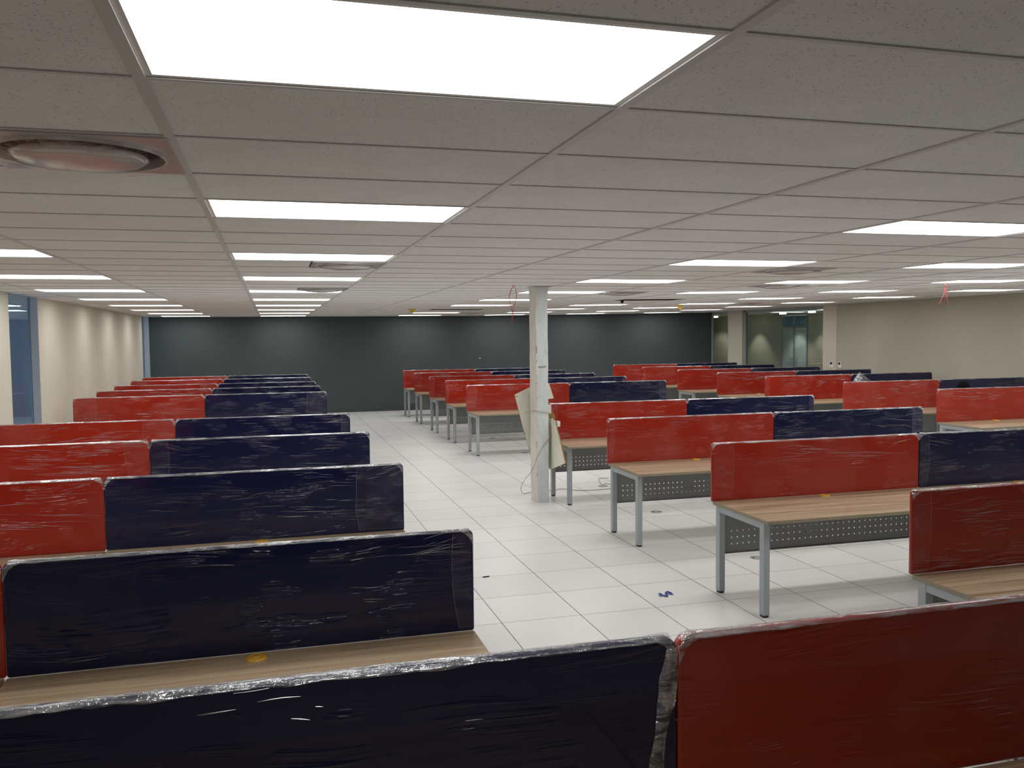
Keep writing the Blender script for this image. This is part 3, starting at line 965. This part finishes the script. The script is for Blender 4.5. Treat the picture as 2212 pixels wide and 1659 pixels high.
def bez(keys, n=10):
    keys = [Vector(k) for k in keys]; out = []
    for i in range(len(keys) - 1):
        p0 = keys[max(i - 1, 0)]; p1 = keys[i]; p2 = keys[i + 1]; p3 = keys[min(i + 2, len(keys) - 1)]
        for s in range(n):
            u = s / n
            out.append(0.5 * ((2 * p1) + (p2 - p0) * u + (2 * p0 - 5 * p1 + 4 * p2 - p3) * u * u + (3 * p1 - p0 - 3 * p2 + p3) * u ** 3))
    out.append(keys[-1])
    return out
m = MB()
m.tube(bez([(3.05, 10.36, 1.10), (3.085, 10.2, 1.125), (3.098, 10.098, 1.135), (3.17, 10.094, 1.125), (3.262, 10.094, 1.108), (3.275, 10.15, 1.08), (3.272, 10.12, 0.90), (3.262, 10.092, 0.79),
            (3.19, 10.09, 0.70), (3.115, 10.085, 0.585), (3.04, 10.10, 0.40), (3.02, 10.35, 0.25), (3.075, 10.70, 0.10), (3.118, 10.80, 0.006), (3.14, 10.73, 0.006),
            (3.25, 10.80, 0.006), (3.557, 10.837, 0.006), (3.707, 10.896, 0.006), (3.922, 10.70, 0.006), (4.291, 10.70, 0.006), (4.5, 10.80, 0.006), (4.42, 11.1, 0.006), (4.33, 11.02, 0.006), (4.46, 11.5, 0.006), (4.62, 11.52, 0.006)], 12), 0.0042, 6)
build('cable', m, CABLE, label='thin grey cable wound round the white pillar and trailing along the floor', cat='cable')

# ------------------------------------------------------------------ small things
def floor_cap(x, y, lab):
    t = thing('floor_outlet', lab, 'floor outlet', (x, y, 0), 'round grey floor outlets')
    m = MB(); m.lathe([(0.068, 0.0), (0.068, 0.003), (0.058, 0.004), (0.001, 0.004)], 28); build('lid', m, simple('outlet_grey', (0.36, 0.37, 0.35), 0.5), t)
    m = MB(); m.box(-0.055, -0.028, -0.014, 0.014, 0.0042, 0.0052); m.box(0.028, 0.055, -0.014, 0.014, 0.0042, 0.0052); build('finger_slot', m, BLACK, t)
    return t
fc = floor_cap(4.242, 6.947, 'round grey floor outlet under the second desk from the front, middle block')
for x, y, lab in ((4.253, 9.131, 'round grey floor outlet just behind the third desk from the front, middle block'), (4.313, 10.953, 'round grey floor outlet beside the trailing cable right of the pillar'),
                  (4.258, 14.55, 'round grey floor outlet left of the pillar base, at the far gap'), (4.266, 16.9, 'round grey floor outlet farthest back, between the legs of far middle desks')):
    copy_thing(fc, (x, y, 0), lab)

m = MB(); P = []
for a in range(13):
    row = []
    for b in range(5):
        s = a / 12 - .5; q = b / 4 - .5
        row.append((0.115 * s + 0.01 * noise.noise((a, b, 1)), 0.05 * q + 0.05 * s + 0.03 * math.sin(a * 0.9), 0.004 + 0.022 * abs(noise.noise((a * .7, b * .9, 5)))))
    P.append(row)
m.grid(P)
build('plastic_scrap', m, SCRAP, loc=(2.943, 6.151, 0), label='crumpled blue plastic scrap lying on the white floor tiles', cat='litter', kind='thing')
m = MB(); m.loft([[(-0.03, -0.006, 0.0), (-0.028, 0.008, 0.0), (-0.028, 0.008, 0.008), (-0.03, -0.006, 0.007)], [(0.03, 0.004, 0), (0.034, 0.02, 0), (0.034, 0.02, 0.006), (0.03, 0.004, 0.010)]])
build('debris', m, BLACK, loc=(1.716, 7.08, 0), label='small black bit of debris on the aisle floor beside the nearest left screen', cat='litter', kind='thing')

# red strings hanging from the ceiling
m = MB()
za = zc(2.77)
m.tube(bez([(0, 0, 0), (-0.045, 0, -0.10), (-0.05, 0, -0.18), (-0.025, 0, -0.27), (-0.012, 0, -0.33), (0.0, 0.002, -0.26), (0.035, 0, -0.15), (0.03, 0, -0.06), (0, 0, 0)], 8), 0.0035, 6)
m.tube(bez([(-0.012, 0, -0.32), (-0.016, 0.003, -0.36), (-0.02, 0, -0.40), (-0.026, 0, -0.44)], 5), 0.005, 6)
build('string', m, PINK, loc=(2.773, 9.891, za - 0.001), label='looped red string hanging from the ceiling left of the pillar top', cat='string')
m = MB()
m.tube([(0, 0, 0), (0, 0, -0.06)], 0.006, 6)
m.tube(bez([(0, 0, -0.05), (-0.02, 0, -0.14), (-0.06, 0, -0.22), (-0.095, 0, -0.275)], 6), 0.0035, 6)
m.tube(bez([(0, 0, -0.05), (0.012, 0, -0.13), (0.03, 0, -0.22), (0.065, 0, -0.29)], 6), 0.0035, 6)
zs = zc(8.3)
build('string', m, PINK, loc=(8.30, 9.2, zs - 0.003), label='forked red string hanging from the ceiling at the right, before the pale wall', cat='string')

# yellow tags, and the odd bits dangling from the empty openings
for x, y, lab in ((2.86, 18.1, 'yellow triangular tag hanging from the ceiling over the middle block, left one'), (8.45, 16.95, 'yellow triangular tag hanging under a ceiling panel at the right')):
    m = MB(); z = -0.002
    m.loft([[(-0.09, 0, z), (0.09, 0, z), (0.01, 0, z - 0.10)], [(-0.09, 0.006, z), (0.09, 0.006, z), (0.01, 0.006, z - 0.10)]])
    build('warning_tag', m, simple('yellow_card', (0.75, 0.50, 0.02), 0.6), loc=(x, y, zc(x)), label=lab, cat='tag', group='yellow ceiling tags')
t = thing('cable_clamp', 'small black clamp dangling from the empty ceiling opening right of the pillar', 'clamp', (5.80, 13.8, zc(5.8)))
m = MB(); m.loft([[(-0.04, -0.02, 0.02), (0.035, -0.02, 0.02), (0.035, 0.02, 0.02), (-0.04, 0.02, 0.02)], [(-0.018, -0.015, -0.055), (0.012, -0.015, -0.055), (0.012, 0.015, -0.055), (-0.018, 0.015, -0.055)]]); build('body', m, BLACK, t)
m = MB(); m.tube(bez([(0, 0, -0.05), (0.004, 0, -0.09), (-0.004, 0, -0.12), (0.004, 0, -0.15)], 5), 0.003, 5); build('wire', m, CABLE, t)

# switches on the right wall
for y, lab in ((17.80, 'white wall switch with dark window, left of the pair on the pale right wall'), (17.50, 'white wall switch with dark window, right of the pair on the pale right wall')):
    xw = XR - 0.006 if y > 17.64 else XR
    t = thing('wall_switch', lab, 'switch', (xw, y, 1.31), 'pair of wall switches')
    m = MB(); m.bbox(-0.016, 0.0, -0.065, 0.065, -0.075, 0.07, 0.004); build('plate', m, SWITCH, t)
    m = MB(); m.bbox(-0.020, -0.0155, -0.03, 0.05, 0.0, 0.055, 0.002); build('display', m, BLACK, t)

# dark bag on the desk behind the red screen at the right
m = MB(); rings = []
for z, rx, ry in ((0, .15, .10), (.06, .17, .12), (.2, .165, .115), (.32, .14, .10), (.40, .10, .08), (.445, .05, .045), (.46, .015, .015)):
    rings.append([(rx * math.cos(2 * math.pi * k / 20) * (1 + 0.08 * noise.noise((k, z * 9, 2))), ry * math.sin(2 * math.pi * k / 20), z) for k in range(20)])
m.loft(rings, 0, True, True)
build('dark_bag', m, BAG, loc=(10.99, 11.75, 0.787), label='dark rounded bag showing above the red screen at far right', cat='bag')

# a tuft of loose film where two screens meet, far right
o = desk_of[('right', 'blue', 2)]
sc = [c for c in o.children if c.name.startswith('divider_screen')][0]
m = MB(); P = []
for a in range(15):
    row = []
    for b in range(7):
        u = a / 14; q = b / 6
        peak = max(0.0, 1 - abs(u - 0.36) / (0.36 if u < 0.36 else 0.64))
        row.append((-0.93 + 0.46 * u, -0.006 - 0.10 * (1 - q) * (0.4 + peak), 1.04 + 0.20 * peak * q + 0.05 * q + 0.012 * noise.noise((a * .9, b * .9, 4))))
    P.append(row)
m.grid(P)
build('loose_film', m, FILM, sc)

m = MB(); m.bbox(-0.022, 0.018, -0.004, 0.0, -0.012, 0.012, 0.0015)
build('paper_scrap', m, SWITCH, loc=(5.80, YB, 1.44), label='tiny white scrap stuck on the dark end wall', cat='litter', kind='thing')
